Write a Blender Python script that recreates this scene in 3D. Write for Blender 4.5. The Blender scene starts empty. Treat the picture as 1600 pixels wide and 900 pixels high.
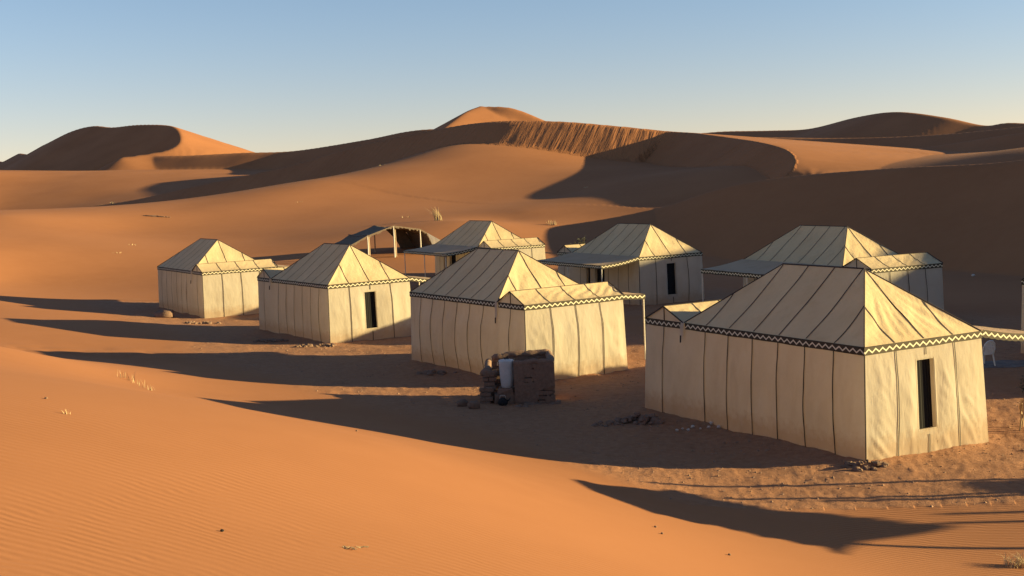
import bpy, math, random
import numpy as np
from math import radians, sin, cos, tan, pi
from mathutils import Vector, Matrix
random.seed(7)
S = bpy.context.scene
COL = S.collection

# ------------------------------------------------------------------ camera
cam_d = bpy.data.cameras.new('camera')
cam = bpy.data.objects.new('camera', cam_d); COL.objects.link(cam)
cam_d.sensor_width = 36.0
cam_d.lens = 1856.0/1600.0*36.0
cam_d.clip_start = 0.1; cam_d.clip_end = 5000
PIT, ROL = radians(5.11), radians(2.34)
cam.matrix_world = Matrix.Rotation(radians(90)-PIT, 4, 'X') @ Matrix.Rotation(-ROL, 4, 'Z')
S.camera = cam
S.render.resolution_x, S.render.resolution_y = 1024, 576
# ------------------------------------------------------------------ light
SUN_AZ, SUN_EL = radians(92.0), radians(10.8)      # azimuth clockwise from +Y
W = bpy.data.worlds.new("World"); S.world = W; W.use_nodes = True
wn = W.node_tree.nodes; wl = W.node_tree.links
bg = wn['Background']
sky = wn.new('ShaderNodeTexSky'); sky.sky_type = 'NISHITA'; sky.sun_disc = False
sky.sun_elevation = SUN_EL; sky.sun_rotation = SUN_AZ
sky.altitude = 2800; sky.air_density = 1.15; sky.dust_density = 0.3; sky.ozone_density = 1.1
tint = wn.new('ShaderNodeMix'); tint.data_type = 'RGBA'; tint.blend_type = 'MULTIPLY'; tint.inputs[0].default_value = 1
tcw = wn.new('ShaderNodeTexCoord'); sxw = wn.new('ShaderNodeSeparateXYZ'); wl.new(tcw.outputs['Generated'], sxw.inputs[0])
rw = wn.new('ShaderNodeMapRange'); rw.interpolation_type = 'SMOOTHSTEP'; rw.inputs[1].default_value = .02; rw.inputs[2].default_value = .17
wl.new(sxw.outputs[2], rw.inputs[0])
hz = wn.new('ShaderNodeMix'); hz.data_type = 'RGBA'; wl.new(rw.outputs[0], hz.inputs[0])
hz.inputs[6].default_value = (1.03, .865, .95, 1)       # dusty pink air low over the horizon
hz.inputs[7].default_value = (1.03, 1.01, 1.10, 1)      # clear air above it
wl.new(hz.outputs[2], tint.inputs[7])
wl.new(sky.outputs[0], tint.inputs[6]); wl.new(tint.outputs[2], bg.inputs[0]); bg.inputs[1].default_value = 0.05
sun_d = bpy.data.lights.new('sun', 'SUN'); sun = bpy.data.objects.new('sun', sun_d); COL.objects.link(sun)
sun_d.energy = 5.0; sun_d.angle = radians(0.5); sun_d.color = (1.0, 0.785, 0.36)
sdir = Vector((sin(SUN_AZ)*cos(SUN_EL), cos(SUN_AZ)*cos(SUN_EL), sin(SUN_EL)))
sun.rotation_euler = sdir.to_track_quat('Z', 'Y').to_euler()
sun.location = (60, 0, 30)
S.view_settings.view_transform = 'Standard'; S.view_settings.look = 'None'
S.view_settings.exposure = 1.55; S.view_settings.gamma = 1.0
S.render.engine = 'CYCLES'
S.cycles.max_bounces = 8; S.cycles.transmission_bounces = 6; S.cycles.transparent_max_bounces = 8

# ------------------------------------------------------------------ numeric helpers
def _h(ix, iy, seed):
    n = (ix.astype(np.int64)*374761393 + iy.astype(np.int64)*668265263 + seed*1442695041) & 0xffffffff
    n = ((n ^ (n >> 13))*1274126177) & 0xffffffff
    n = n ^ (n >> 16)
    return (n & 0xffff)/32767.5 - 1.0
def vn(x, y, seed=0):
    x = np.asarray(x, float); y = np.asarray(y, float)
    ix = np.floor(x); iy = np.floor(y); fx = x-ix; fy = y-iy
    fx = fx*fx*fx*(fx*(fx*6-15)+10); fy = fy*fy*fy*(fy*(fy*6-15)+10)
    ix = ix.astype(np.int64); iy = iy.astype(np.int64)
    a = _h(ix, iy, seed); b = _h(ix+1, iy, seed); c = _h(ix, iy+1, seed); d = _h(ix+1, iy+1, seed)
    return (a*(1-fx)+b*fx)*(1-fy) + (c*(1-fx)+d*fx)*fy
def fbm(x, y, oct=4, seed=0):
    r = 0; a = 1.0; t = 0
    for i in range(oct):
        r = r + a*vn(x*2**i+17.3*i, y*2**i-9.1*i, seed+i); t += a; a *= .5
    return r/t
def sstep(a, b, x):
    t = np.clip((x-a)/(b-a), 0, 1); return t*t*(3-2*t)

# ------------------------------------------------------------------ object helpers
def mesh_obj(name, verts, faces, mat, parent=None, smooth=False, uvs=None):
    me = bpy.data.meshes.new(name)
    me.from_pydata([tuple(map(float, v)) for v in verts], [], faces)
    if mat: me.materials.append(mat)
    if smooth: me.polygons.foreach_set('use_smooth', [True]*len(me.polygons))
    if uvs is not None:
        ul = me.uv_layers.new(name='UVMap')
        li = np.empty(len(me.loops), np.int32); me.loops.foreach_get('vertex_index', li)
        ul.data.foreach_set('uv', np.asarray(uvs, np.float32)[li].ravel())
    me.update()
    o = bpy.data.objects.new(name, me); COL.objects.link(o)
    if parent: o.parent = parent
    return o
def tag(o, label=None, cat=None, group=None, kind=None):
    if label: o['label'] = label
    if cat: o['category'] = cat
    if group: o['group'] = group
    if kind: o['kind'] = kind
    return o
def empty(name, loc, rz=0):
    o = bpy.data.objects.new(name, None); COL.objects.link(o)
    o.location = loc; o.rotation_euler = (0, 0, rz); o.empty_display_size = .3
    return o
class MB:
    """collects simple shapes"""
    def __init__(s): s.v = []; s.f = []
    def add(s, vs, fs):
        n = len(s.v); s.v += [tuple(v) for v in vs]; s.f += [tuple(i+n for i in f) for f in fs]
    def box(s, c, size, rz=0, jit=0, rx=0):
        vs = []
        M = Matrix.Rotation(rz, 3, 'Z') @ Matrix.Rotation(rx, 3, 'X')
        for dx in (-.5, .5):
            for dy in (-.5, .5):
                for dz in (-.5, .5):
                    p = M @ Vector((dx*size[0]+random.uniform(-jit, jit), dy*size[1]+random.uniform(-jit, jit), dz*size[2]+random.uniform(-jit, jit)))
                    vs.append((p.x+c[0], p.y+c[1], p.z+c[2]))
        s.add(vs, [(0,1,3,2),(4,6,7,5),(0,4,5,1),(2,3,7,6),(0,2,6,4),(1,5,7,3)])
    def tube(s, pts, r, n=8, cap=True):
        pts = [Vector(p) for p in pts]; rs = r if isinstance(r, (list, tuple)) else [r]*len(pts)
        rings = []
        for i, p in enumerate(pts):
            t = (pts[min(i+1, len(pts)-1)]-pts[max(i-1, 0)]).normalized()
            a = t.cross(Vector((0, 0, 1)))
            if a.length < .1: a = t.cross(Vector((1, 0, 0)))
            a.normalize(); b = t.cross(a)
            rings.append([p + (a*cos(2*pi*k/n)+b*sin(2*pi*k/n))*rs[i] for k in range(n)])
        vs = [q for R in rings for q in R]; fs = []
        for i in range(len(pts)-1):
            for k in range(n):
                fs.append((i*n+k, i*n+(k+1) % n, (i+1)*n+(k+1) % n, (i+1)*n+k))
        if cap: fs.append(tuple(range(n))[::-1]); fs.append(tuple((len(pts)-1)*n+k for k in range(n)))
        s.add(vs, fs)
    def lathe(s, c, prof, n=20, capb=True):
        vs = []; fs = []
        for (r, z) in prof:
            for k in range(n):
                vs.append((c[0]+r*cos(2*pi*k/n), c[1]+r*sin(2*pi*k/n), c[2]+z))
        for i in range(len(prof)-1):
            for k in range(n):
                fs.append((i*n+k, i*n+(k+1) % n, (i+1)*n+(k+1) % n, (i+1)*n+k))
        if capb: fs.append(tuple(range(n))[::-1])
        s.add(vs, fs)
    def rock(s, c, r, seed=0, n=7, m=5, sq=(1, 1, .7)):
        rnd = random.Random(seed); vs = []; fs = []
        for i in range(m+1):
            th = pi*i/m
            for k in range(n):
                q = r*(1+rnd.uniform(-.28, .28)) if 0 < i < m else r*.9
                vs.append((c[0]+q*sin(th)*cos(2*pi*k/n)*sq[0], c[1]+q*sin(th)*sin(2*pi*k/n)*sq[1], c[2]+q*cos(th)*sq[2]))
        for i in range(m):
            for k in range(n):
                fs.append((i*n+k, (i+1)*n+k, (i+1)*n+(k+1) % n, i*n+(k+1) % n))
        s.add(vs, fs)
    def build(s, name, mat, parent=None, smooth=False):
        return mesh_obj(name, s.v, s.f, mat, parent, smooth)

# ------------------------------------------------------------------ materials
def new_mat(name):
    m = bpy.data.materials.new(name); m.use_nodes = True
    nt = m.node_tree; return m, nt.nodes, nt.links, nt.nodes['Principled BSDF']
def N(ns, t, **kw):
    n = ns.new(t)
    for k, v in kw.items():
        if k in n.inputs.keys() if isinstance(k, str) else False: n.inputs[k].default_value = v
        else: setattr(n, k, v)
    return n
def mixc(ns, ls, fac, a, b, mode='MIX'):
    n = ns.new('ShaderNodeMix'); n.data_type = 'RGBA'; n.blend_type = mode
    for sock, v in ((n.inputs[0], fac), (n.inputs[6], a), (n.inputs[7], b)):
        if hasattr(v, 'links'): ls.new(v, sock)
        elif isinstance(v, (int, float)): sock.default_value = v
        else: sock.default_value = (*v, 1)
    return n.outputs[2]
def math_(ns, ls, op, a, b=0.0, c=None):
    n = ns.new('ShaderNodeMath'); n.operation = op
    for i, v in enumerate((a, b, c)):
        if v is None: continue
        if hasattr(v, 'links'): ls.new(v, n.inputs[i])
        else: n.inputs[i].default_value = v
    return n.outputs[0]
def ramp(ns, ls, src, p0, p1, c0=(0, 0, 0), c1=(1, 1, 1)):
    n = ns.new('ShaderNodeValToRGB'); ls.new(src, n.inputs[0])
    n.color_ramp.elements[0].position = p0; n.color_ramp.elements[1].position = p1
    n.color_ramp.elements[0].color = (*c0, 1); n.color_ramp.elements[1].color = (*c1, 1)
    return n.outputs[0]
def noise(ns, ls, vec, scale, detail=4, rough=.5):
    n = ns.new('ShaderNodeTexNoise'); n.inputs['Scale'].default_value = scale
    n.inputs['Detail'].default_value = detail; n.inputs['Roughness'].default_value = rough
    if vec is not None: ls.new(vec, n.inputs['Vector'])
    return n.outputs[0]
def bump(ns, ls, h, strength, dist, nrm=None):
    n = ns.new('ShaderNodeBump'); n.inputs['Strength'].default_value = strength; n.inputs['Distance'].default_value = dist
    ls.new(h, n.inputs['Height'])
    if nrm is not None: ls.new(nrm, n.inputs['Normal'])
    return n.outputs[0]
def vmul(ns, ls, vec, xyz, rot=0):
    n = ns.new('ShaderNodeMapping'); n.inputs['Scale'].default_value = xyz; n.inputs['Rotation'].default_value = (0, 0, rot)
    ls.new(vec, n.inputs['Vector']); return n.outputs[0]

SAND = (0.352, 0.148, 0.063)
def sand_material():
    m, ns, ls, b = new_mat('sand')
    pos = ns.new('ShaderNodeNewGeometry').outputs['Position']
    camp = ns.new('ShaderNodeAttribute'); camp.attribute_name = 'camp'; camp = camp.outputs['Fac']
    slip = ns.new('ShaderNodeAttribute'); slip.attribute_name = 'slip'; slip = slip.outputs['Fac']
    scd = ns.new('ShaderNodeAttribute'); scd.attribute_name = 'alongcrest'; scd = scd.outputs['Vector']
    rip = ns.new('ShaderNodeAttribute'); rip.attribute_name = 'ripple'; rip = rip.outputs['Fac']
    n1 = noise(ns, ls, pos, .09, 5); n2 = noise(ns, ls, pos, 1.3, 6, .6); n3 = noise(ns, ls, pos, 60, 3, .7)
    c = mixc(ns, ls, ramp(ns, ls, n1, .35, .65), SAND, (SAND[0]*.86, SAND[1]*.84, SAND[2]*.82))
    c = mixc(ns, ls, math_(ns, ls, 'MULTIPLY', ramp(ns, ls, n2, .4, .7), .25), c, (SAND[0]*1.08, SAND[1]*1.1, SAND[2]*1.15))
    # packed, dusty, pebbly ground of the camp
    nc = noise(ns, ls, pos, 5.0, 8, .72)
    cc = mixc(ns, ls, ramp(ns, ls, nc, .35, .68), (.27, .132, .070), (.39, .20, .112))
    vo = ns.new('ShaderNodeTexVoronoi'); vo.inputs['Scale'].default_value = 14; ls.new(pos, vo.inputs['Vector'])
    peb = ramp(ns, ls, vo.outputs['Distance'], .10, .22, (1, 1, 1), (0, 0, 0))
    pebm = math_(ns, ls, 'MULTIPLY', peb, ramp(ns, ls, noise(ns, ls, pos, 3, 3), .48, .62))
    cc = mixc(ns, ls, math_(ns, ls, 'MULTIPLY', pebm, .6), cc, (.50, .33, .22))
    c = mixc(ns, ls, camp, c, cc)
    c = mixc(ns, ls, math_(ns, ls, 'MULTIPLY', ramp(ns, ls, n3, .3, .7), .10), c, (.22, .09, .035))
    ls.new(c, b.inputs['Base Color']); b.inputs['Roughness'].default_value = .95
    b.inputs['Specular IOR Level'].default_value = .15
    # ripples: crests run roughly along x, gently wandering
    wob = noise(ns, ls, pos, .35, 3); 
    sep = ns.new('ShaderNodeSeparateXYZ'); ls.new(pos, sep.inputs[0])
    ph = math_(ns, ls, 'ADD', math_(ns, ls, 'MULTIPLY', sep.outputs[1], 48.0), math_(ns, ls, 'MULTIPLY', sep.outputs[0], 15.0))
    ph = math_(ns, ls, 'ADD', ph, math_(ns, ls, 'MULTIPLY', wob, 38.0))
    ph = math_(ns, ls, 'ADD', ph, math_(ns, ls, 'MULTIPLY', noise(ns, ls, pos, 2.2, 2), 5.0))
    w = math_(ns, ls, 'SINE', ph)
    rm = math_(ns, ls, 'MULTIPLY', rip, ramp(ns, ls, noise(ns, ls, pos, .5, 2), .25, .6))
    hh = math_(ns, ls, 'MULTIPLY', w, rm)
    nrm = bump(ns, ls, hh, .5, .008)
    nrm = bump(ns, ls, n3, .25, .006, nrm)
    hc = math_(ns, ls, 'ADD', math_(ns, ls, 'MULTIPLY', nc, camp), math_(ns, ls, 'MULTIPLY', math_(ns, ls, 'MULTIPLY', pebm, camp), .35))
    nrm = bump(ns, ls, hc, .6, .06, nrm)
    g = noise(ns, ls, vmul(ns, ls, scd, (1.5, .12, 1)), 1.0, 4, .6)
    nrm = bump(ns, ls, math_(ns, ls, 'MULTIPLY', g, slip), .5, .6, nrm)
    ls.new(nrm, b.inputs['Normal'])
    return m
def cloth_material(name, col, trans=.3, uvs=False):
    m, ns, ls, b = new_mat(name)
    tc = ns.new('ShaderNodeTexCoord').outputs['Object']
    n1 = noise(ns, ls, tc, 1.1, 5); n2 = noise(ns, ls, tc, 7, 5, .6); n3 = noise(ns, ls, tc, 220, 2)
    c = mixc(ns, ls, ramp(ns, ls, n1, .3, .7), col, (col[0]*.90, col[1]*.885, col[2]*.86))
    c = mixc(ns, ls, math_(ns, ls, 'MULTIPLY', ramp(ns, ls, n2, .5, .8), .22), c, (col[0]*.8, col[1]*.75, col[2]*.66))
    oi = ns.new('ShaderNodeObjectInfo')
    c = mixc(ns, ls, math_(ns, ls, 'MULTIPLY', oi.outputs['Random'], .13), c, (col[0]*.55, col[1]*.48, col[2]*.40))
    sep = ns.new('ShaderNodeSeparateXYZ'); ls.new(tc, sep.inputs[0])
    st = noise(ns, ls, vmul(ns, ls, tc, (1.6, 1.6, .35)), 1.6, 5, .6)
    c = mixc(ns, ls, math_(ns, ls, 'MULTIPLY', ramp(ns, ls, st, .52, .72), .22), c, (col[0]*.62, col[1]*.52, col[2]*.42))
    dz = math_(ns, ls, 'ADD', sep.outputs[2], math_(ns, ls, 'MULTIPLY', n2, -.5))
    dirt = math_(ns, ls, 'MULTIPLY', ramp(ns, ls, dz, 0.0, .30, (1, 1, 1), (0, 0, 0)), .45)
    c = mixc(ns, ls, dirt, c, (.42, .25, .13))
    ls.new(c, b.inputs['Base Color']); b.inputs['Roughness'].default_value = .8
    b.inputs['Specular IOR Level'].default_value = .2
    w1 = noise(ns, ls, vmul(ns, ls, tc, (3, 3, 1.2)), 3, 4, .55)
    nrm = bump(ns, ls, w1, .35, .05)
    nrm = bump(ns, ls, n3, .1, .002, nrm)
    ls.new(nrm, b.inputs['Normal'])
    tr = ns.new('ShaderNodeBsdfTranslucent'); ls.new(c, tr.inputs[0])
    mx = ns.new('ShaderNodeMixShader'); mx.inputs[0].default_value = trans
    ls.new(b.outputs[0], mx.inputs[1]); ls.new(tr.outputs[0], mx.inputs[2])
    ls.new(mx.outputs[0], ns['Material Output'].inputs[0])
    return m
def plain(name, col, rough=.7, var=.2, scale=8, bmp=.3, bd=.01, metal=0):
    m, ns, ls, b = new_mat(name)
    tc = ns.new('ShaderNodeTexCoord').outputs['Object']
    n1 = noise(ns, ls, tc, scale, 6, .65)
    c = mixc(ns, ls, ramp(ns, ls, n1, .3, .7), col, tuple(x*(1-var) for x in col))
    ls.new(c, b.inputs['Base Color']); b.inputs['Roughness'].default_value = rough
    b.inputs['Metallic'].default_value = metal
    if bmp: ls.new(bump(ns, ls, n1, bmp, bd), b.inputs['Normal'])
    return m
def band_material():
    m, ns, ls, b = new_mat('zigzag_band')
    uv = ns.new('ShaderNodeUVMap'); sep = ns.new('ShaderNodeSeparateXYZ'); ls.new(uv.outputs[0], sep.inputs[0])
    u, v = sep.outputs[0], sep.outputs[1]
    jit = math_(ns, ls, 'MULTIPLY', noise(ns, ls, uv.outputs[0], 7, 2), .09)
    pp = math_(ns, ls, 'PINGPONG', math_(ns, ls, 'MULTIPLY', u, 1/.19), .5)      # 0..0.5
    tri = math_(ns, ls, 'ADD', math_(ns, ls, 'MULTIPLY', pp, .9), .27)
    d = math_(ns, ls, 'ABSOLUTE', math_(ns, ls, 'SUBTRACT', math_(ns, ls, 'ADD', v, jit), math_(ns, ls, 'ADD', tri, .04)))
    f = ramp(ns, ls, d, .085, .125, (1, 1, 1), (0, 0, 0))
    c = mixc(ns, ls, f, (.048, .036, .020), (.72, .64, .46))
    ls.new(c, b.inputs['Base Color']); b.inputs['Roughness'].default_value = .85
    tr = ns.new('ShaderNodeBsdfTranslucent'); ls.new(c, tr.inputs[0])
    mx = ns.new('ShaderNodeMixShader'); mx.inputs[0].default_value = .12
    ls.new(b.outputs[0], mx.inputs[1]); ls.new(tr.outputs[0], mx.inputs[2])
    ls.new(mx.outputs[0], ns['Material Output'].inputs[0])
    return m
M = {}
M['sand'] = sand_material()
M['cloth'] = cloth_material('canvas', (.66, .595, .50), .50)
M['roofcloth'] = cloth_material('roof_canvas', (.64, .50, .31), .18)
M['awningcloth'] = cloth_material('awning_canvas', (.68, .51, .35), .38)
M['band'] = band_material()
M['seam'] = plain('dark_braid', (.035, .022, .018), .8, .3, 30, .2, .003)
M['black'] = plain('matt_black', (.008, .007, .008), .9, .3, 6, .3, .01)  # plain black of the kettle, tap handle and dark pebble
M['dark_inside_curtain'] = plain('curtain_dark_inside', (.004, .0035, .004), 1.0, .4, 9, 0)  # near-black puts the unlit inside of the tent into the colour
M['pole'] = plain('painted_pole', (.62, .56, .48), .5, .25, 20, .2, .003)
M['wood'] = plain('weathered_wood', (.38, .27, .18), .85, .35, 25, .5, .01)
M['mud'] = plain('mud_brick', (.24, .145, .098), .95, .35, 14, .8, .02)
M['goat'] = plain('goat_hair_cloth', (.17, .125, .085), .9, .5, 18, .6, .02)
M['frill'] = plain('frayed_edge', (.17, .12, .085), .9, .5, 30, .6, .02)
M['drum'] = plain('white_plastic', (.55, .54, .52), .45, .2, 6, .1, .005)
M['chair'] = plain('white_moulded_plastic', (.70, .68, .64), .4, .1, 6, 0)
M['wicker'] = plain('woven_straw', (.48, .34, .20), .8, .35, 60, .6, .008)
M['dry'] = plain('dry_grass', (.55, .42, .24), .9, .4, 10, 0)
M['leaf'] = plain('grey_green_leaf', (.065, .070, .038), .8, .5, 4, 0)
M['twig'] = plain('twig', (.12, .08, .05), .9, .4, 20, 0)
M['stone'] = plain('brown_stone', (.22, .13, .085), .9, .4, 7, .6, .03)
M['pale'] = plain('pale_stone', (.60, .50, .42), .8, .2, 7, .4, .02)
M['rope'] = plain('rope', (.30, .24, .18), .9, .3, 40, .3, .004)
M['rug'] = plain('woven_rug', (.20, .17, .16), .95, .6, 3, .4, .01)

# ------------------------------------------------------------------ camp layout
# (type, x, y, yaw, L, W, annex, wall h, ridge rise, inset, annex rise, side awning)
TENTS = [
 dict(k='A', wr=1.5, t=1, p=(-14.87, 57.12, -6.00), yaw=57.4, d=(5.87, 3.81, 1.55, 2.26, 1.40, 1.55, .36), aw='C', cell=.13, seed=1, bulge=.07),
 dict(k='B', wr=1, t=2, p=(-7.03, 45.30, -5.96), yaw=55.9, d=(5.48, 3.56, 1.46, 2.31, 1.40, 1.55, .39), aw='C', cell=.10, seed=2, bulge=.08),
 dict(k='C', wr=1.3, t=1, p=(0.34, 33.85, -5.86), yaw=57.3, d=(5.50, 3.56, 1.45, 2.32, 1.38, 1.49, .36), aw='C', cell=.07, seed=3, bulge=.12),
 dict(k='D', wr=1.25, t=2, p=(6.88, 23.15, -5.84), yaw=61.0, d=(5.78, 3.36, 1.55, 2.31, 1.36, 1.61, .35), aw='C', cell=.05, seed=4, bulge=.05),
 dict(k='E', wr=1.2, t=1, p=(-1.05, 64.90, -5.87), yaw=61.8, d=(5.76, 3.37, 1.62, 2.30, 1.36, 1.43, .37), aw='A', cell=.15, seed=5, bulge=.06),
 dict(k='F', wr=0.8, t=2, p=(5.79, 53.50, -5.92), yaw=62.1, d=(5.88, 3.50, 1.38, 2.29, 1.38, 1.55, .36), aw='A', cell=.12, seed=6, bulge=.06),
 dict(k='G', wr=1, t=1, p=(12.55, 41.25, -5.84), yaw=65.3, d=(6.00, 3.24, 1.50, 2.30, 1.34, 1.60, .35), aw='A', cell=.10, seed=7, bulge=.06),
 dict(k='H', t=2, p=(18.33, 29.0, -5.86), yaw=65.0, d=(5.70, 3.5, 1.44, 2.31, 1.36, 1.61, .35), aw='C', cell=.2, seed=8, bulge=.05),
]
def tent_uv(T):
    yw = radians(T['yaw']); return np.array([-cos(yw), sin(yw)]), np.array([sin(yw), cos(yw)])

# ------------------------------------------------------------------ terrain
BASE = [ # camp floor
 (7,23.2,-5.80),(10,24.8,-5.95),(4,28.5,-5.84),(10,28,-5.86),(.4,33.5,-5.86),(-3,38.5,-5.86),(4,36,-5.86),(-7,44.7,-5.94),(-11,50.5,-5.94),
 (-14.6,55.5,-5.98),(-18.5,62,-5.96),(-3,58,-5.9),(-1,64.4,-5.88),(2,69,-5.8),(6,53,-5.9),(12,60,-5.85),(12.6,41,-5.84),(18,50,-5.8),(12,33,-5.86),(18,28,-5.86),
 (25,30,-5.8),(25,40,-5.6),(9,20,-5.84),(14,20,-5.86),(20,20,-5.8),(30,22,-5.6),(40,30,-5.0),(55,25,-4.5),(30,8,-5.6),(50,0,-5),(-3.5,72,-5.5),(-8,78,-4.95),(-12,70,-5.6),(-9,62,-5.9),(5,31,-5.86),(1,29.5,-5.8),(22,62,-5.8),(17,66,-5.8),(12,90,-4.9),(17,86,-5.3),(22,80,-5.6),(27,72,-5.75),(5,95,-3.9),(33,62,-5.7),(30,68,-5.75),(38,52,-5.4),(0,100,-3.2),
 # foreground slope
 (7.1,16.4,-5.84),(3,14.3,-5.05),(0,10.5,-3.65),(-3.6,8,-2.62),(0,0,-1.7),(-5,0,-1.2),(5,0,-3.4),(10,6,-5.2),(0,-10,-1),(15,0,-5.7),(-15,5,-.9),(-10,-10,0),(5,10,-4.9),(2.6,20,-5.62),
 (-1.9,17,-3.78),(-1.0,19,-4.45),(.8,23.5,-5.62),(-4.7,19,-3.42),(-8.2,21,-3.15),(-11,24.5,-3.25),(-13.8,30,-3.45),(-20,20,-1.4),(-24,30,-2.2),(-32,34,-2.2),(-8,13,-2.1),
 (-6.5,27,-4.85),(-4,26.5,-5.25),(-1.2,27,-5.6),(-9,29,-4.7),(-15.4,38.5,-5.05),(-9,36,-5.5),(-20.4,47,-4.8),(-14,46,-5.5),(-26,60,-4.95),(-20,57,-5.5),(-30,50,-4.0),(-24,40,-3.9),
 # plain and slopes beyond
 (-48.73,96,-1.14),(-42.27,99,-1.13),(-38.82,104,-1.36),(-34.83,109,-1.43),(-30.8,116,-1.03),(-25.78,122,-0.25),(-20.58,131,0.99),(-15.01,146,2.73),(-10.69,152,4.02),(-34.33,80,-3.15),(-27.66,86,-3.76),(-32.37,101,-2.79),(-22.75,107,-2.56),(-20.29,95,-3.81),(-13,125,-0.53),(-17.75,112,-2.03),(-36.73,72,-2.98),(-76.15,150,-3.99),(-64.04,150,-3.72),(-56,150,-3.77),(-47.93,150,-3.47),(-40.35,152,-2.65),(-32.75,155,-1.41),(-24.82,158,0.29),(-46.46,175,-3.06),(-36.35,172,-1.55),(-59.11,185,-3.93),(17.27,105,-1.14),(11.95,108,-1.4),(21.27,108,-0.16),(16.28,118,0.23),(10.55,118,-0.48),(23.88,112,0.6),
 (-31.05,72,-4.77),(-5.94,157,5.28),(.75,154,4.75),(8.84,152,3.55),(16.5,148,1.87),
 (6.7,118,-1.27),(1.4,103,-2.59),(-3.1,95,-2.97),(-99.65,268,1.79),(-95,300,6.46),(-137.66,325,10.14),(-118.98,280,3.97),(-59.2,305,5.37),(-109.98,258,-0.75),
 (41,108,.82),(30.5,112,.3),(45,104,1.0),(53.4,200,2.97),(81.2,230,5.19),(38,88,.3),(50,80,.8),(70,70,1.0),(-10,230,4.5),(0,330,7),(60,330,6),(160,330,7),(-200,350,8),(90,140,2),(110,60,0),(-190,300,15),(-150,250,3),(-98,238,-3.6),(-81,219,-3.1),(-63,198,-2.5),(20,99,-1.8),(-150,280,10),(90,-40,-4),(0,-80,-2),(-80,-40,-1),(-80,50,0),(-90,110,0),(-150,200,-1),
]
CREST = dict(
 main=dict(p=[(-124.96,266,-2.44),(-114.27,258,-2.37),(-103.17,248,-2.28),(-85.77,230,-1.78),(-66.95,210,-0.63),(-51.57,195,1.28),(-34.51,183,3.57),(-21.48,174,6.09),(-9.74,166,7.58),(-1.65,160,8.09),(6.74,156.5,7.58),(13.97,153.5,6.56),(17.1,152.3,6.06),(20.91,150.5,5.42),(22.86,145,4.92),(23.98,136,4.19),(24.61,128,3.59),(25,117,2.8),(25.67,110.5,2.03),(25.39,105,1.11),(24.42,101.5,0.26),(23.18,100,-0.51)], side=1, lee=.62, wind=.10, r=.35, cap=60, gr=1),
 front=dict(p=[(-6.15,118,-5.32),(-.39,112,-4.67),(4.26,107,-4.07),(9.11,103,-3.46),(13.05,99,-2.54),(17.16,95,-1.15),(21.58,91,-.48),(27.37,84,-.16),(32.93,76,.05),(38.5,69,1.7),(44,62,3.4),(49,54,4.35),(53,47,4.85),(57,41,4.7),(62,35,2.8),(68,28,0),(76,20,-3)], side=1, lee=.50, wind=.06, r=.8, cap=60, gr=0),
 second=dict(p=[(-112,342,9.5),(-98.8,335,11.02),(-86.7,330,10.78),(-71.5,325,10.74),(-56.3,318,10.46),(-35.35,300,11.86),(-19.8,285,13.13),(0,275,12.0),(20,268,10)], side=1, lee=.5, wind=.10, r=.8, cap=60, gr=0),
 left=dict(p=[(-229.54,470,11.64),(-206.01,452,13.73),(-185.34,438,15.99),(-165.53,424,18.97),(-149.11,411,23.17),(-138.21,402,24.27),(-128.86,393,23.06),(-117.67,384,23.01),(-104.69,372,21.72),(-98.44,361,19.22),(-95.27,350,15.47),(-96.71,342,13.08),(-102.04,337,11.91),(-107.11,333,11.14)], side=1, lee=.55, wind=.34, r=.5, cap=110, gr=0),
 peak=dict(p=[(-5.57,272,17.3),(-8.27,264,15.8),(-11.2,252,12.96),(-13.5,243,10.6),(-17,232,7),(-20,222,3.5)], side=1, lee=.45, wind=.30, r=1.0, cap=60, gr=0),
 peakb=dict(p=[(-5.57,272,17.3),(1.64,268,16.35),(9.9,262,12.4),(20,254,8)], side=1, lee=.45, wind=.3, r=1.0, cap=60, gr=0),
 right=dict(p=[(50,436,10),(62,430,13.57),(74.1,420,14.5),(87.7,400,13.5),(96.5,380,12.9),(103,350,14.7),(107.7,330,14.8),(113.5,312,12.2),(119.6,300,9.24),(122.6,292,9.36),(127.4,280,8.44),(136,262,9.0),(150,240,9)], side=1, lee=.32, wind=.2, r=1.2, cap=120, gr=0),
 layer=dict(p=[(29.3,186,5.77),(33.66,180,5.37),(39.05,174,4.83),(45.53,167,4.22),(51.54,158,3.82),(56.59,149,3.75),(61.73,139,4.03),(66.44,128,4.13)], side=1, lee=.36, wind=.08, r=.7, cap=60, gr=0),
 rear=dict(p=[(40,168,-.4),(43.6,160,.64),(45.1,152,1.27),(47.3,145,1.65),(50.5,133,2.36),(52.9,122,2.87),(56.5,110,3.34),(64,95,3.6)], side=1, lee=.5, wind=.10, r=.7, cap=50, gr=0),
)
def catmull(P, n=10):
    P = np.array(P, float); Q = np.vstack([2*P[0]-P[1], P, 2*P[-1]-P[-2]]); out = []
    for i in range(1, len(Q)-2):
        for k in range(n):
            t = k/n; a, b, c, d = Q[i-1], Q[i], Q[i+1], Q[i+2]
            out.append(.5*((2*b)+(-a+c)*t+(2*a-5*b+4*c-d)*t*t+(-a+3*b-3*c+d)*t**3))
    out.append(P[-1]); return np.array(out)
_B = np.array(BASE, float)
def tps_fit(P, z, lam=2.0):
    n = len(P); d2 = ((P[:, None]-P[None])**2).sum(-1); K = .5*d2*np.log(d2+1e-9)
    np.fill_diagonal(K, lam); A = np.zeros((n+3, n+3)); A[:n, :n] = K
    A[:n, n] = 1; A[:n, n+1:] = P; A[n, :n] = 1; A[n+1:, :n] = P.T
    return np.linalg.solve(A, np.concatenate([z, [0, 0, 0]]))
_w = tps_fit(_B[:, :2], _B[:, 2])
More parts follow.
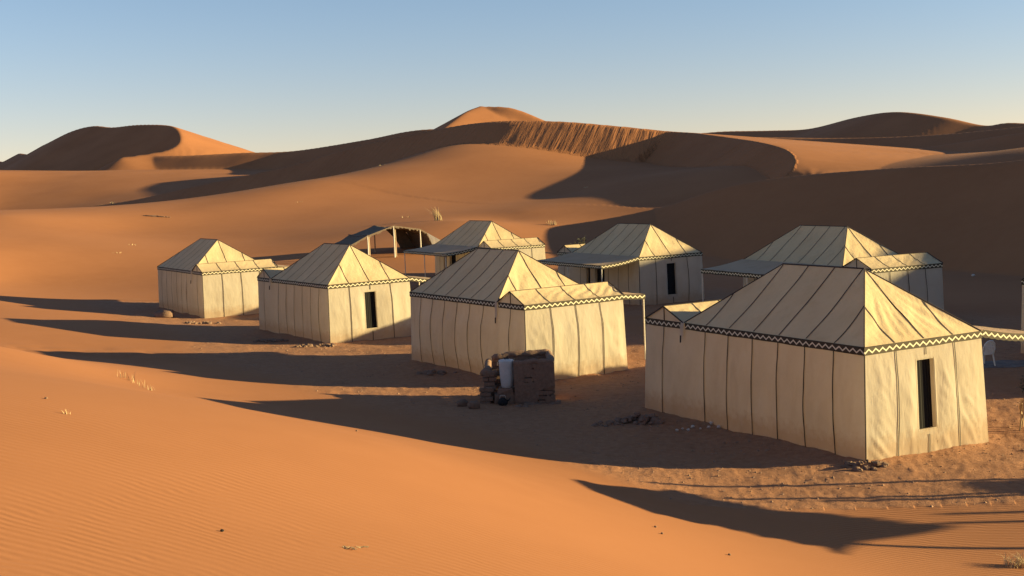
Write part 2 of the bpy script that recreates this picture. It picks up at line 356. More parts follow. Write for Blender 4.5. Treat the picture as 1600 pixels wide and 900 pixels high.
def base_z(x, y):
    out = np.empty(len(x)); P = _B[:, :2]
    for i in range(0, len(x), 40000):
        X = x[i:i+40000]; Y = y[i:i+40000]
        d2 = (X[:, None]-P[None, :, 0])**2+(Y[:, None]-P[None, :, 1])**2
        out[i:i+40000] = (.5*d2*np.log(d2+1e-9))@_w[:-3] + _w[-3]+_w[-2]*X+_w[-1]*Y
    r = np.hypot(x, y); f = sstep(300, 420, r)
    far = 5+1.5*vn(x/90, y/90, 5)
    ang = (y < 0)*sstep(60, 110, r); f = np.maximum(f, ang)
    return out*(1-f)+far*f*np.where(y < 0, .1, 1)
def rect_dist(x, y, T, pad=0):
    u, v = tent_uv(T); L, Wd, a = T['d'][:3]
    dx = x-T['p'][0]; dy = y-T['p'][1]
    lu = dx*u[0]+dy*u[1]; lv = dx*v[0]+dy*v[1]
    ex = np.maximum(np.maximum(-lu, lu-(L+a)), 0); ey = np.maximum(np.maximum(-lv, lv-Wd), 0)
    return np.hypot(ex, ey)
def terrain(x, y, attrs=False):
    x = np.atleast_1d(np.asarray(x, float)); y = np.atleast_1d(np.asarray(y, float))
    z = base_z(x, y)
    z = z + .25*fbm(x/30, y/30, 3, 11)*sstep(75, 130, np.hypot(x, y))*(1+.0*x)
    slip = np.zeros_like(z); sc = np.zeros_like(z); dc = np.zeros_like(z)
    for k, C in CREST.items():
        Q = catmull(C['p'], 8); A = Q[:-1]; Bq = Q[1:]
        sel = np.where((x > Q[:, 0].min()-C['cap']) & (x < Q[:, 0].max()+C['cap']) & (y > Q[:, 1].min()-C['cap']) & (y < Q[:, 1].max()+C['cap']))[0]
        seglen = np.hypot(*(Bq-A)[:, :2].T); cum = np.concatenate([[0], np.cumsum(seglen)])
        for i in range(0, len(sel), 20000):
            id_ = sel[i:i+20000]; px = x[id_][:, None]; py = y[id_][:, None]
            ab = (Bq-A)[None]; t = ((px-A[None, :, 0])*ab[..., 0]+(py-A[None, :, 1])*ab[..., 1])/(seglen**2)[None]
            t = np.clip(t, 0, 1)
            qx = A[None, :, 0]+t*ab[..., 0]; qy = A[None, :, 1]+t*ab[..., 1]; qz = A[None, :, 2]+t*ab[..., 2]
            d2 = (px-qx)**2+(py-qy)**2; j = d2.argmin(1); r = np.arange(len(id_))
            d = np.sqrt(d2[r, j]); tt = t[r, j]; zc = qz[r, j]
            cr = ab[0, j, 0]*(py[:, 0]-A[j, 1])-ab[0, j, 1]*(px[:, 0]-A[j, 0])   # >0 : left of direction
            lee = cr < 0 if C['side'] == 1 else cr > 0
            s = cum[j]+tt*seglen[j]
            rr = C['r']; dd = np.sqrt(d*d+rr*rr)-rr
            n_ = len(A)-1; e0 = (j == 0) & (tt <= 0); e1 = (j == n_) & (tt >= 1)
            vx = px[:, 0]-qx[r, j]; vy = py[:, 0]-qy[r, j]
            al = np.where(e1, (vx*ab[0, n_, 0]+vy*ab[0, n_, 1])/seglen[n_], 0)+np.where(e0, -(vx*ab[0, 0, 0]+vy*ab[0, 0, 1])/seglen[0], 0)
            al = np.clip(al/(d+1e-6), 0, 1)
            sw = C['wind']+(C.get('end', .5)-C['wind'])*al; sl = C['lee']+(C.get('end', .5)-C['lee'])*al
            h = np.where(lee, zc-sl*(np.sqrt(d*d+.04)-.2), zc-sw*dd)
            if C['gr']:
                gm = sstep(.3, 1.2, d)*(1-sstep(4, 8, d))*lee
                h = h + gm*(.085*np.minimum(vn(s*1.1+.5*vn(s*.4, d*.3, 6), d*.16, 3), .25)+.04*vn(s*3.1, d*.25, 4))*(.35+.65*sstep(-.4, .5, vn(s*.22, d*.1, 9)))
            old = z[id_]; k_ = .25*(1-lee)*4+.02
            # soft union on the gentle side, crisp toe under the slip face
            dlt = h-old; m = .5*(h+old+np.sqrt(dlt*dlt+k_*k_)) - .5*k_*np.exp(-np.abs(dlt)/k_*0.7)
            z[id_] = np.where(lee, np.maximum(h, old), np.maximum(m, np.maximum(h, old)-.05))
            hit = lee & (h > old)
            slip[id_] = np.where(hit & (C['gr'] > 0), 1, slip[id_]*(h <= old))
            sc[id_] = np.where(hit, s, sc[id_]); dc[id_] = np.where(hit, d, dc[id_])
    # trampled camp ground
    dmin = np.full(z.shape, 1e9)
    for T in TENTS: dmin = np.minimum(dmin, rect_dist(x, y, T))
    wob = fbm(x/2.2, y/2.2, 3, 21)
    camp = (1-sstep(1.0, 4.6, dmin+1.6*wob))
    camp = camp*sstep(-6.05, -5.9, -np.maximum(-z, 5.2)*0-5.4-0*z-.0) if False else camp*(1-sstep(-5.62, -5.25, z))
    camp = np.where(y < 1, 0, camp)
    # ground between the rows
    row = (1-sstep(6, 9, np.abs((x-6.9)*.845+(y-23)*.53-1.5)))*(y > 20)*(y < 66)*(1-sstep(-5.75, -5.5, z))
    camp = np.maximum(camp, row*.8)
    z = z + camp*(.034*fbm(x*1.5, y*1.5, 4, 31)+.018*np.maximum(vn(x*4.3, y*4.3, 33), -.1)*sstep(-.2, .5, vn(x*.6, y*.6, 34))+.014*np.maximum(vn(x*11, y*11, 36), -.1)*(1-sstep(28, 40, y)))
    fp = np.clip(vn(x*2.6, y*2.6, 51)*1.8-.55, 0, 1)*np.clip(vn(x*.5, y*.5, 52)+.5, 0, 1)
    z = z - camp*.025*fp*(1-sstep(30, 55, y))
    nearm = np.exp(-(dmin/.32)**2)*(dmin < 3)
    z = z + nearm*(.05+.05*vn(x*1.4, y*1.4, 35))
    # low wind drifts left of the tents
    dr = np.exp(-((y-40.5)/2.0)**2)*np.exp(-((x+13)/5.0)**2)
    z = z + dr*.09*np.abs(vn(x*.8+y*.5, y*2.0-x*.5, 41))
    if attrs:
        rr_ = np.hypot(x, y); rip = (1-camp)*np.maximum((1-sstep(9, 19, rr_+.5*(x+3)))*.8, (1-sstep(24, 34, rr_))*sstep(3, 7, x))
        return z, camp, slip, sc, dc, rip
    return z
def gz(x, y): return float(terrain(x, y)[0])

def build_ground():
    az = np.concatenate([np.arange(-180, -34, 2.0), np.arange(-34, -26.5, .25), np.arange(-26.5, 26.5, .085), np.arange(26.5, 34, .25), np.arange(34, 90, 1.0), np.arange(90, 180, 2.0)])
    az = np.radians(az); nA = len(az)
    rs = [0.25, .5, .8, 1.2, 1.7, 2.3]; r = 3.0
    while r < 60: rs.append(r); r *= 1.0072
    while r < 450: rs.append(r); r *= 1.0045
    while r < 2500: rs.append(r); r *= 1.03
    rs = np.array(rs); nR = len(rs)
    X = (rs[:, None]*np.sin(az)[None]).ravel(); Y = (rs[:, None]*np.cos(az)[None]).ravel()
    z, camp, slip, sc, dc, rip = terrain(X, Y, True)
    co = np.stack([X, Y, z], 1)
    co = np.vstack([co, [[0, 0, z[:nA].mean()]]])
    i = np.arange(nR-1)[:, None]*nA; j = np.arange(nA)[None]; j2 = (j+1) % nA
    q = np.stack([i+j, i+j2, i+nA+j2, i+nA+j], -1).reshape(-1, 4)
    q = q[:, ::-1]
    tri = np.array([[nR*nA, (k+1) % nA, k] for k in range(nA)])
    me = bpy.data.meshes.new('sand_ground')
    nv = len(co); nq = len(q); nt = len(tri)
    me.vertices.add(nv); me.vertices.foreach_set('co', co.astype(np.float32).ravel())
    me.loops.add(nq*4+nt*3); me.loops.foreach_set('vertex_index', np.concatenate([q.ravel(), tri.ravel()]).astype(np.int32))
    me.polygons.add(nq+nt)
    me.polygons.foreach_set('loop_start', np.concatenate([np.arange(nq)*4, nq*4+np.arange(nt)*3]).astype(np.int32))
    me.update(calc_edges=True)
    me.polygons.foreach_set('use_smooth', np.ones(nq+nt, bool))
    def at(nm, a):
        A = me.attributes.new(nm, 'FLOAT', 'POINT'); A.data.foreach_set('value', np.append(a, 0).astype(np.float32))
    at('camp', camp); at('slip', slip); at('ripple', rip)
    A = me.attributes.new('alongcrest', 'FLOAT_VECTOR', 'POINT')
    A.data.foreach_set('vector', np.vstack([np.stack([sc, dc, 0*sc], 1), [[0, 0, 0]]]).astype(np.float32).ravel())
    me.materials.append(M['sand']); me.validate()
    o = bpy.data.objects.new('sand_ground', me); COL.objects.link(o)
    tag(o, 'orange desert sand: camp floor, foreground slope and all the dunes', kind='structure')
    # make sure faces look up
    if me.polygons[len(me.polygons)//2].normal.z < 0: me.flip_normals()
build_ground()

# ------------------------------------------------------------------ tents
def lines(a, b, cell, extra=()):
    n = max(1, int(math.ceil((b-a)/cell))); L = list(np.linspace(a, b, n+1))
    for e in extra:
        if a < e < b:
            L = [q for q in L if abs(q-e) > cell*.3 or q in (a, b)] + [e]
    return np.array(sorted(L))
def grid_panel(name, parent, fn, s, h, mat, hole=None):
    """fn(s,h)->(n,3) positions"""
    SS, HH = np.meshgrid(s, h, indexing='ij'); P = fn(SS.ravel(), HH.ravel())
    ns_, nh = len(s), len(h); f = []
    for i in range(ns_-1):
        for j in range(nh-1):
            if hole:
                cs = (s[i]+s[i+1])/2; ch = (h[j]+h[j+1])/2
                if any(a < cs < b and c < ch < d for (a, b, c, d) in hole): continue
            f.append((i*nh+j, (i+1)*nh+j, (i+1)*nh+j+1, i*nh+j+1))
    return mesh_obj(name, P, f, mat, parent, True)
def tent(T, label):
    L, Wd, a, h, hr, e, ha = T['d']; t = T['t']; cell = T['cell']; sd = T['seed']*13
    u, v = tent_uv(T); rz = math.atan2(v[1], v[0])
    root = empty('canvas_tent', T['p'], rz)
    tag(root, label, 'tent', 'cream canvas tents of the desert camp')
    y0 = a if t == 1 else 0.0; y1 = y0+L; YE = L+a
    ya, yb = (0.0, a) if t == 1 else (L, L+a)
    fl = .06 if T['k'] not in 'D' else .10
    def wall(side):
        # origin, direction, outward normal, length
        return {'A': ((0, 0), (0, 1), (-1, 0), YE), 'C': ((Wd, 0), (0, 1), (1, 0), YE),
                'B': ((0, 0), (1, 0), (0, -1), Wd), 'E': ((0, YE), (1, 0), (0, 1), Wd)}[side]
    def wallfn(side, off=0.0):
        (ox, oy), (dx, dy), (nx, ny), Sl = wall(side)
        q = sd+ord(side)
        def fn(s, z):
            tt = np.clip(z/h, -.2, 1); b = np.clip(1-tt, 0, 1.1)
            win = np.clip(np.minimum(s, Sl-s)/.35, 0, 1); win = win*win*(3-2*win)
            bell = np.sin(pi*np.clip(tt, 0, 1))
            d = T['bulge']*bell*(.8+.5*vn(s*.5, z*.3, q))*np.clip(np.minimum(s, Sl-s)/.9, 0, 1)
            up = np.clip((1-tt)*3.2, 0, 1)
            d = d + .022*vn(s*2.3, z*.8, q+1)*up + .009*vn(s*7+z*1.5, z*1.3, q+2)*up
            # creases pulled diagonally across the cloth: sharp, irregular, strongest near corners and hem
            def crease(ang, fc, fa, key):
                ca, sa = cos(ang), sin(ang); al = s*ca+z*sa; ac = -s*sa+z*ca
                w_ = .35*vn(al*1.3, ac*1.7, key+7)
                n_ = vn(ac*fc+w_*fc*.35, al*fa, key); return np.clip(1-np.abs(n_)*2.6, 0, 1)**1.6*sstep(-.25, .35, vn(ac*1.2, al*.9, key+3))
            amp = {'B': 1.0, 'A': .22}.get(side, .3)*T.get('wr', 1.0)
            sd_ = np.full(np.shape(s), 9.0)
            for q_ in sub(side)[1:-1]: sd_ = np.minimum(sd_, np.abs(s-q_))
            amp = amp*np.clip((sd_-.03)/.14, 0, 1)
            lc = np.clip(1.25-s/1.5, 0, 1); rc = np.clip(1.1-(Sl-s)/1.6, 0, 1); lo = np.clip(1.2-tt*1.1, 0, 1); hi = np.clip(tt*1.6-.7, 0, 1)
            d = d + amp*.028*crease(radians(-48), 7.5, .40, q+10)*(.25+lc*lo+.7*rc*lo)
            d = d + amp*.022*crease(radians(-66), 9.0, .45, q+20)*(.15+lo*.9)
            d = d + amp*.022*crease(radians(35), 5.0, .7, q+30)*(.2+hi*rc+.5*hi*lc)
            d = d + amp*.022*np.clip(1-tt*2.4, 0, 1)*crease(radians(-86), 7.5, .8, q+40)
            for hh in holes.get(side, []):
                hd = np.maximum(np.maximum(hh[0]-s, s-hh[1]), np.maximum(hh[2]-z, z-hh[3])); d = d*np.clip((hd-.03)/.22, 0, 1)
            fk = .35 if side == 'E' else 1.0; d = d*win*up + off + fl*b*fk
            sh = fl*b*((1.35 if side in 'AC' else 2)*s/Sl-1)
            S2 = s+sh
            return np.stack([ox+dx*S2+nx*d, oy+dy*S2+ny*d, z], 1)
        return fn
    holes = {}
    def sub(side):
        if side in 'AC':
            nst = 7; inner = [y0+L*k/nst for k in range(1, nst)]
            brk = sorted([(ya+yb)/2]+inner); return [0.0]+brk+[YE]
        return [0, Wd*.25, Wd*.5, Wd*.75, Wd]
    if t == 2: holes['B'] = [(Wd*.5-.25, Wd*.5+.23, .48, 1.90)]; holes['E'] = []
    if T['aw'] == 'A': holes['A'] = [(y0+L*.50, y0+L*.50+.80, -1, 1.92), (y0+L*.72, y0+L*.72+.30, .5, 1.85)]
    for side in 'ACBE':
        fn = wallfn(side); seams = sub(side); hs = holes.get(side, [])
        cs = cell if side in 'AB' else cell*2.2
        hl = lines(-.35, h, cs, [q for hh in hs for q in (hh[2], hh[3]) if q > 0])
        for s0, s1 in zip(seams[:-1], seams[1:]):
            ex = [q for hh in hs for q in (hh[0], hh[1])]
            grid_panel('wall_panel', root, fn, lines(s0, s1, cs, ex), hl, M['cloth'], hs)
        f2 = wallfn(side, .018)
        for q in seams[1:-1]:
            segs = [(-.3, h-.14)]
            if side == 'A' and t in (1, 2): pass
            for hh in hs:
                if hh[0] < q < hh[1]: segs = ([(-.3, hh[2]-.05)] if hh[2] > 0 else []) + [(hh[3]+.07, h-.14)]
            if side == 'B' and t == 2 and abs(q-Wd*.5) < .05: segs = [(-.3, .37), (2.0, h-.14)]
            P = []; F = []
            for (z0, z1) in segs:
                if z1-z0 < .05: continue
                zz = np.linspace(z0, z1, max(3, int((z1-z0)/.06)+1)); n0 = len(P)
                wv = .0145*np.ones_like(zz)
                wob = .006*vn(zz*1.3, zz*0+q*3, sd)
                Lp = f2(np.full_like(zz, q)+wob-wv, zz); Rp = f2(np.full_like(zz, q)+wob+wv, zz)
                P += list(Lp)+list(Rp); m = len(zz)
                F += [(n0+i, n0+m+i, n0+m+i+1, n0+i+1) for i in range(m-1)]
            if P: mesh_obj('seam', P, F, M['seam'], root)
        # zigzag trim band
        Sl = wall(side)[3]; f3 = wallfn(side, .022)
        gaps = [(0, Sl)]
        if side in 'AC':
            j = yb if t == 1 else ya; gaps = [(0, j-.06), (j+.06, Sl)] if side == 'A' else gaps
        for g0, g1 in gaps:
            ss = np.linspace(g0-(.022 if g0 == 0 else 0), g1+(.022 if g1 == Sl else 0), max(4, int((g1-g0)/.12)))
            m = len(ss); P = []; U = []
            for zz, vv in ((h-.155, 0), (h+.005, 1)):
                zl = zz+.008*vn(ss*2, ss*0, sd+9)
                base = f3(np.clip(ss, 0.0001, Sl), np.full_like(ss, h-.02))
                (ox, oy), (dx, dy), (nx, ny), _ = wall(side)
                for i in range(m):
                    P.append((ox+dx*ss[i]+nx*.022, oy+dy*ss[i]+ny*.022, zl[i])); U.append((ss[i], vv))
            # back layer gives the band a thickness and closes its top
            for i in range(m): P.append((ox+dx*ss[i]-nx*.004, oy+dy*ss[i]-ny*.004, h+.006)); U.append((ss[i], 1))
            mesh_obj('trim_band', P, [(i, i+1, m+i+1, m+i) for i in range(m-1)]+[(m+i, m+i+1, 2*m+i+1, 2*m+i) for i in range(m-1)], M['band'], root, False, U)
    # openings
    def opening(side, hh, kind):
        (ox, oy), (dx, dy), (nx, ny), Sl = wall(side); fn = wallfn(side)
        s0, s1, z0, z1 = hh; z0 = max(z0, 0); s0 -= .025; s1 += .025; z1 += .025; z0 -= .025 if z0 > 0 else .0
        c = fn(np.array([s0, s1, s1, s0]), np.array([z0, z0, z1, z1]))
        c = c + np.array([nx, ny, 0])*.012; inn = c - np.array([nx, ny, 0])*.14
        P = list(c)+list(inn)
        F = [(0, 4, 7, 3), (1, 2, 6, 5), (3, 7, 6, 2)]+([(0, 1, 5, 4)] if z0 > 0 else [])
        fr = mesh_obj(kind, P, F, M['cloth'], root)
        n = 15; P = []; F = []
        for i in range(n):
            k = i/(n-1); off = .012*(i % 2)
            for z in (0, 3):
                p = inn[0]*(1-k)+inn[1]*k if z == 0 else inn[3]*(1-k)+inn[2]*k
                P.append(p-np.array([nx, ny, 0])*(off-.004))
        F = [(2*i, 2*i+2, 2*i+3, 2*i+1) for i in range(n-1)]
        mesh_obj('dark_inside_curtain', P, F, M['dark_inside_curtain'], fr)  # pleated sheet closing the opening, its black standing for the dark inside
    if t == 2: opening('B', holes['B'][0], 'window')
    if T['aw'] == 'A': opening('A', holes['A'][0], 'door'); opening('A', holes['A'][1], 'window')
    if T['aw'] == 'C':      # closed door flap on the far side
        f4 = wallfn('C', .03); grid_panel('door_flap', root, f4, lines(y0+L*.45, y0+L*.45+.85, .2), lines(.02, 1.92, .25), M['cloth'])
        for q in (y0+L*.45, y0+L*.45+.85):
            zz = np.linspace(.02, 1.92, 10); p_ = f4(np.full(10, q), zz); b = MB(); b.tube([tuple(w) for w in p_], .014, 4); b.build('piping', M['seam'], root)
    # main hip roof
    def roofface(S0, S1, tm, pos, seams, key, wr):
        """tm(s) max of t ; pos(s,t)"""
        nn = np.array(pos(np.array([.0]), np.array([0.]))[0])
        p0, p1, p2 = (np.array(pos(np.array([q]), np.array([w]))[0]) for q, w in ((S0, 0.), (S1, 0.), ((S0+S1)/2, .5)))
        nrm = np.cross(p1-p0, p2-p0); nrm = nrm/np.linalg.norm(nrm)
        if nrm[2] < 0: nrm = -nrm
        def fn(s, w, off=0.0):     # w in 0..1 of local tmax
            t_ = w*tm(s); P = pos(s, t_)
            env = np.clip(4*w*(1-w), 0, 1)*np.clip(tm(s)*2, 0, 1)
            d = -.035*env*(1+.5*vn(s*.7, t_*2, sd+key)) + wr(s, t_)*env
            return P + (d+off)[:, None]*nrm[None]
        brk = [S0]+list(seams)+[S1]
        kn = [q for q in (S0+e, S1-e) if S0 < q < S1]
        for s0, s1 in zip(brk[:-1], brk[1:]):
            ss = lines(s0, s1, cell*1.3, kn); ww = np.linspace(0, 1, max(6, int(1.9/cell/1.5)))
            grid_panel('roof_panel', root, fn, ss, ww, M['roofcloth'])
        for q in seams:
            ww = np.linspace(0.01, .99, 12); ws = .016
            Lp = fn(np.full(12, q-ws), ww, .008); Rp = fn(np.full(12, q+ws), ww, .008)
            mesh_obj('seam', list(Lp)+list(Rp), [(i, 12+i, 13+i, i+1) for i in range(11)], M['seam'], root)
    hipA = lambda s: np.clip(np.minimum(np.minimum((s-y0)/e, (y1-s)/e), 1), 0.0, 1)
    hipB = lambda s: np.clip(np.minimum(np.minimum(s/(Wd/2), (Wd-s)/(Wd/2)), 1), 0.0, 1)
    wrA = lambda s, q: .006*np.sin(s*5+q*9)
    def wrB(s, q):
        ang = np.arctan2(s-Wd/2, 1.02-q); return .012*np.sin(ang*26+2*vn(s*2, q*3, sd+3))*np.clip(1.4-q, 0, 1)+.02*vn(s*3-q*4, s*1.2+q*3, sd+6)
    smA = [y0+L*k/7 for k in range(1, 7)]; smB = [Wd*.25, Wd*.5, Wd*.75]
    roofface(y0, y1, hipA, lambda s, q: np.stack([q*Wd/2, s, h+q*hr], 1), smA, 1, wrA)
    roofface(y0, y1, hipA, lambda s, q: np.stack([Wd-q*Wd/2, s, h+q*hr], 1), smA, 2, wrA)
    roofface(0, Wd, hipB, lambda s, q: np.stack([s, y0+q*e, h+q*hr], 1), smB, 3, wrB)
    roofface(0, Wd, hipB, lambda s, q: np.stack([s, y1-q*e, h+q*hr], 1), smB, 4, wrB)
    # annex gable roof
    one = lambda s: np.ones_like(s); am = (ya+yb)/2
    def wrX(s, q): return .016*np.sin((s*.8-q*.9)*17+2*vn(s*1.5, q*2, sd+8))*np.clip(.15+s/Wd, 0, 1)
    oh = .03
    roofface(-oh, Wd+oh, one, lambda s, q: np.stack([s, ya-.02+q*(am-ya+.02), h+q*ha], 1), smB, 5, wrX)
    roofface(-oh, Wd+oh, one, lambda s, q: np.stack([s, yb-q*(yb-am), h+.004+q*(ha-.004)], 1), smB, 6, wrX)
    for xx, nx in ((0.0, -1), (Wd, 1)):
        mesh_obj('gable_panel', [(xx, ya, h), (xx, yb, h), (xx, am, h+ha-.012)], [(0, 1, 2)], M['cloth'], root)
        g = MB(); g.box((xx+nx*.012, am, h+ha*.48), (.008, .034, ha*.9)); g.build('seam', M['seam'], root)
    # piping on ridges, hips, gable edges, near corner
    def pipe(pts, r=.014, m='seam'):
        b = MB(); b.tube(pts, r, 5); return b.build('piping', M[m], root)
    zt = h+hr
    pipe([(Wd/2, y0+e, zt+.006), (Wd/2, y1-e, zt+.006)], .018)
    for xx in (0, Wd):
        pipe([(xx, y0, h+.01), (Wd/2, y0+e, zt)]); pipe([(xx, y1, h+.01), (Wd/2, y1-e, zt)])
        o_ = -.032 if xx == 0 else .032
        pipe([(xx+o_, ya-.02, h+.0), (xx+o_, am, h+ha), (xx+o_, yb, h+.0)], .018)
    pipe([(0, am, h+ha+.005), (Wd, am, h+ha+.005)], .010)
    zz = [-.2, .3, 1, 1.7, h-.15]
    pipe([(-.012-fl*(1-z/h)*1.0, -.012-fl*(1-z/h), z) for z in zz], .014)
    # loose flap that covers the joint of band and annex
    yj = yb if t == 1 else ya
    nfl = 8; P = []
    for i in range(nfl):
        q = i/(nfl-1); z = h+.02-q*(.50 if t == 1 else .34); o_ = -.04-.015*sin(q*5)-(fl+.10)*q*.35
        P += [(o_, yj-.065+.02*q, z), (o_-.004, yj+.065-.03*q, z)]
    mesh_obj('joint_flap', P, [(2*i, 2*i+1, 2*i+3, 2*i+2) for i in range(nfl-1)], M['cloth'], root, True)
    b = MB(); b.tube([(P[-2][0]-.02, yj, P[-1][2]+.03), (P[-2][0]-.03, yj, P[-1][2]-.14)], .018, 6); b.build('tie_cord', M['seam'], root)
    # awning
    sgn, x0 = (-1, 0.0) if T['aw'] == 'A' else (1, Wd)
    D_ = 2.0; drop = .26; ny_ = 26; nx_ = 12; P = []; F = []
    def apos(q, s):
        sag = -.05*sin(pi*q)*(1+.3*sin(s*2.2))-.012*abs(sin(s*pi/L*7))*q
        return (x0+sgn*(.03+q*D_), s, h+.03-q*drop+sag)
    for i in range(ny_+1):
        for j in range(nx_+1): P.append(apos(j/nx_, y0-.02+i/ny_*(L+.04)))
    for i in range(ny_):
        for j in range(nx_): F.append((i*(nx_+1)+j, (i+1)*(nx_+1)+j, (i+1)*(nx_+1)+j+1, i*(nx_+1)+j+1))
    aw = mesh_obj('awning', P, F, M['awningcloth'], root, True)
    def val(pts):
        m = len(pts); V = []; U = []; acc = 0
        for i, p in enumerate(pts):
            if i: acc += (Vector(p)-Vector(pts[i-1])).length
            sc_ = .018*abs(sin(acc*pi/.19))
            V += [(p[0], p[1], p[2]-.15-sc_), (p[0], p[1], p[2]+.004)]; U += [(acc, 0), (acc, 1)]
        mesh_obj('valance', V, [(2*i, 2*i+2, 2*i+3, 2*i+1) for i in range(m-1)], M['band'], aw, False, U)
    for yy in (y0-.025, y0+L+.025): val([(apos(q, yy)[0], yy, apos(q, yy)[2]) for q in np.linspace(0, 1, 45)])
    val([(apos(1, s)[0]+sgn*.006, s, apos(1, s)[2]) for s in np.linspace(y0-.025, y0+L+.025, 130)])
    for yy in (y0+.03, y0+L*.5, y0+L-.03):
        b = MB(); p = apos(.985, yy); b.tube([(p[0], yy, -.3), (p[0], yy, p[2]-.01)], .025, 8); b.build('pole', M['pole'], root)
    return root
LAB = dict(
 A='small cream canvas tent at the far left end of the camp',
 B='second cream tent from the left, tall dark window in its sunlit end wall',
 C='middle cream canvas tent standing right behind the mud-brick enclosure',
 D='nearest and largest cream tent, dark window in its wrinkled sunlit wall',
 E='back-row tent beside the open black shelter, shaded flat awning on its left',
 F='back-row tent with a shaded window wall and a dark door under its awning',
 G='back-row tent right behind the nearest one, set against the dark dune',
 H='tent at the right edge of the camp with only its banded corner showing')
for T in TENTS: tent(T, LAB[T['k']])

# ------------------------------------------------------------------ open black goat-hair shelter behind the camp
def goat_shelter():
    x, y = -7.81, 80.0; g = gz(x, y); yw = radians(58)
    root = empty('open_shelter', (x, y, g), math.atan2(cos(yw), sin(yw)))
    tag(root, 'open black goat-hair shelter on pale wooden posts behind the tents', 'shelter')
    prof = [(-3.3, .95), (-1.95, 1.55), (0, 2.12), (2.0, 1.78), (2.5, 1.5), (2.9, .75), (3.15, .02)]
    # roof cloth in two strips each side, rippling and slightly sagging
    def strip(name, k0, k1, mat='goat', u0=0.0, u1=3.0):
        P = []; F = []; n = 10; m = 12
        for i in range(n+1):
            for j in range(m+1):
                q = i/n; (a, b), (c, d) = prof[k0], prof[k1]
                xx = a+(c-a)*q; zz = b+(d-b)*q; w = u0+(u1-u0)*j/m
                zz += -.09*sin(pi*j/m)+.03*float(vn([xx*2], [w*2.5], 77)[0])-.04*sin(pi*q)
                P.append((xx, w, zz))
        for i in range(n):
            for j in range(m): F.append((i*(m+1)+j, (i+1)*(m+1)+j, (i+1)*(m+1)+j+1, i*(m+1)+j+1))
        return mesh_obj(name, P, F, M[mat], root, True)
    for k in range(6): strip('roof_cloth', k, k+1)
    # frayed hanging edge along the front and the low side
    rnd = random.Random(5); P = []; F = []
    pts = []
    for (a, b), (c, d) in zip(prof[:-2], prof[1:-1]):
        for i in range(14): q = i/14; pts.append((a+(c-a)*q, b+(d-b)*q))
    for i in range(len(pts)-1):
        (a, b), (c, d) = pts[i], pts[i+1]; n = len(P); l0 = rnd.uniform(.05, .16)
        P += [(a, -.03, b+.03), (c, -.03, d+.03), (c-.01, -.04, d-l0), (a+.01, -.04, b-l0*rnd.uniform(.6, 1.1))]; F.append((n, n+1, n+2, n+3))
    mesh_obj('fringe', P, F, M['frill'], root)
    P = []; F = []
    for i in range(24):
        w = i*3/24; n = len(P); l0 = rnd.uniform(.08, .25)
        P += [(-3.31, w, .97), (-3.31, w+.125, .97), (-3.33, w+.12, .97-l0), (-3.33, w+.01, .97-l0)]; F.append((n, n+1, n+2, n+3))
    mesh_obj('fringe', P, F, M['goat'], root)
    b = MB(); b.tube([(-1.95, 0, 1.60), (-1.95, 1.5, 1.53), (-1.95, 3, 1.60)], .03, 5); b.build('roof_rope', M['frill'], root)
    for (px, pu, h, m, r) in ((-1.95, 0, 1.55, 'pole', .05), (-1.65, .5, 1.6, 'wood', .09), (0, 0, 2.1, 'pole', .055), (.22, .25, 2.05, 'wood', .07), (2.0, 0, 1.75, 'pole', .05),
                           (-1.95, 3, 1.55, 'wood', .05), (0, 3, 2.1, 'wood', .05), (2.0, 3, 1.75, 'wood', .05)):
        b = MB(); b.tube([(px, pu, -.5), (px+.02, pu+.02, h*.5), (px, pu, h)], [r, r*.9, r*.8], 8); b.build('post', M[m], root)
    # drape hung across the right half of the back, with a curved edge
    P = []; F = []; n = 12
    for i in range(n+1):
        q = i/n; xl = .6+1.35*sin(q*pi/2); z = 2.0-1.9*q
        for j in range(7):
            k = j/6; xx = xl+(3.05-xl)*k; zt = np.interp(xx, [p[0] for p in prof], [p[1] for p in prof])
            P.append((xx, 2.9+.05*sin(k*14), min(z, zt)))
    for i in range(n):
        for j in range(6): F.append((i*7+j, (i+1)*7+j, (i+1)*7+j+1, i*7+j+1))
    mesh_obj('back_drape', P, F, M['goat'], root, True)
    mesh_obj('canvas_flap', [(2.55, -.02, 1.5), (3.45, -.25, .95), (3.0, -.1, .35), (2.75, -.02, .95)], [(0, 1, 3), (1, 2, 3)], M['cloth'], root)
goat_shelter()

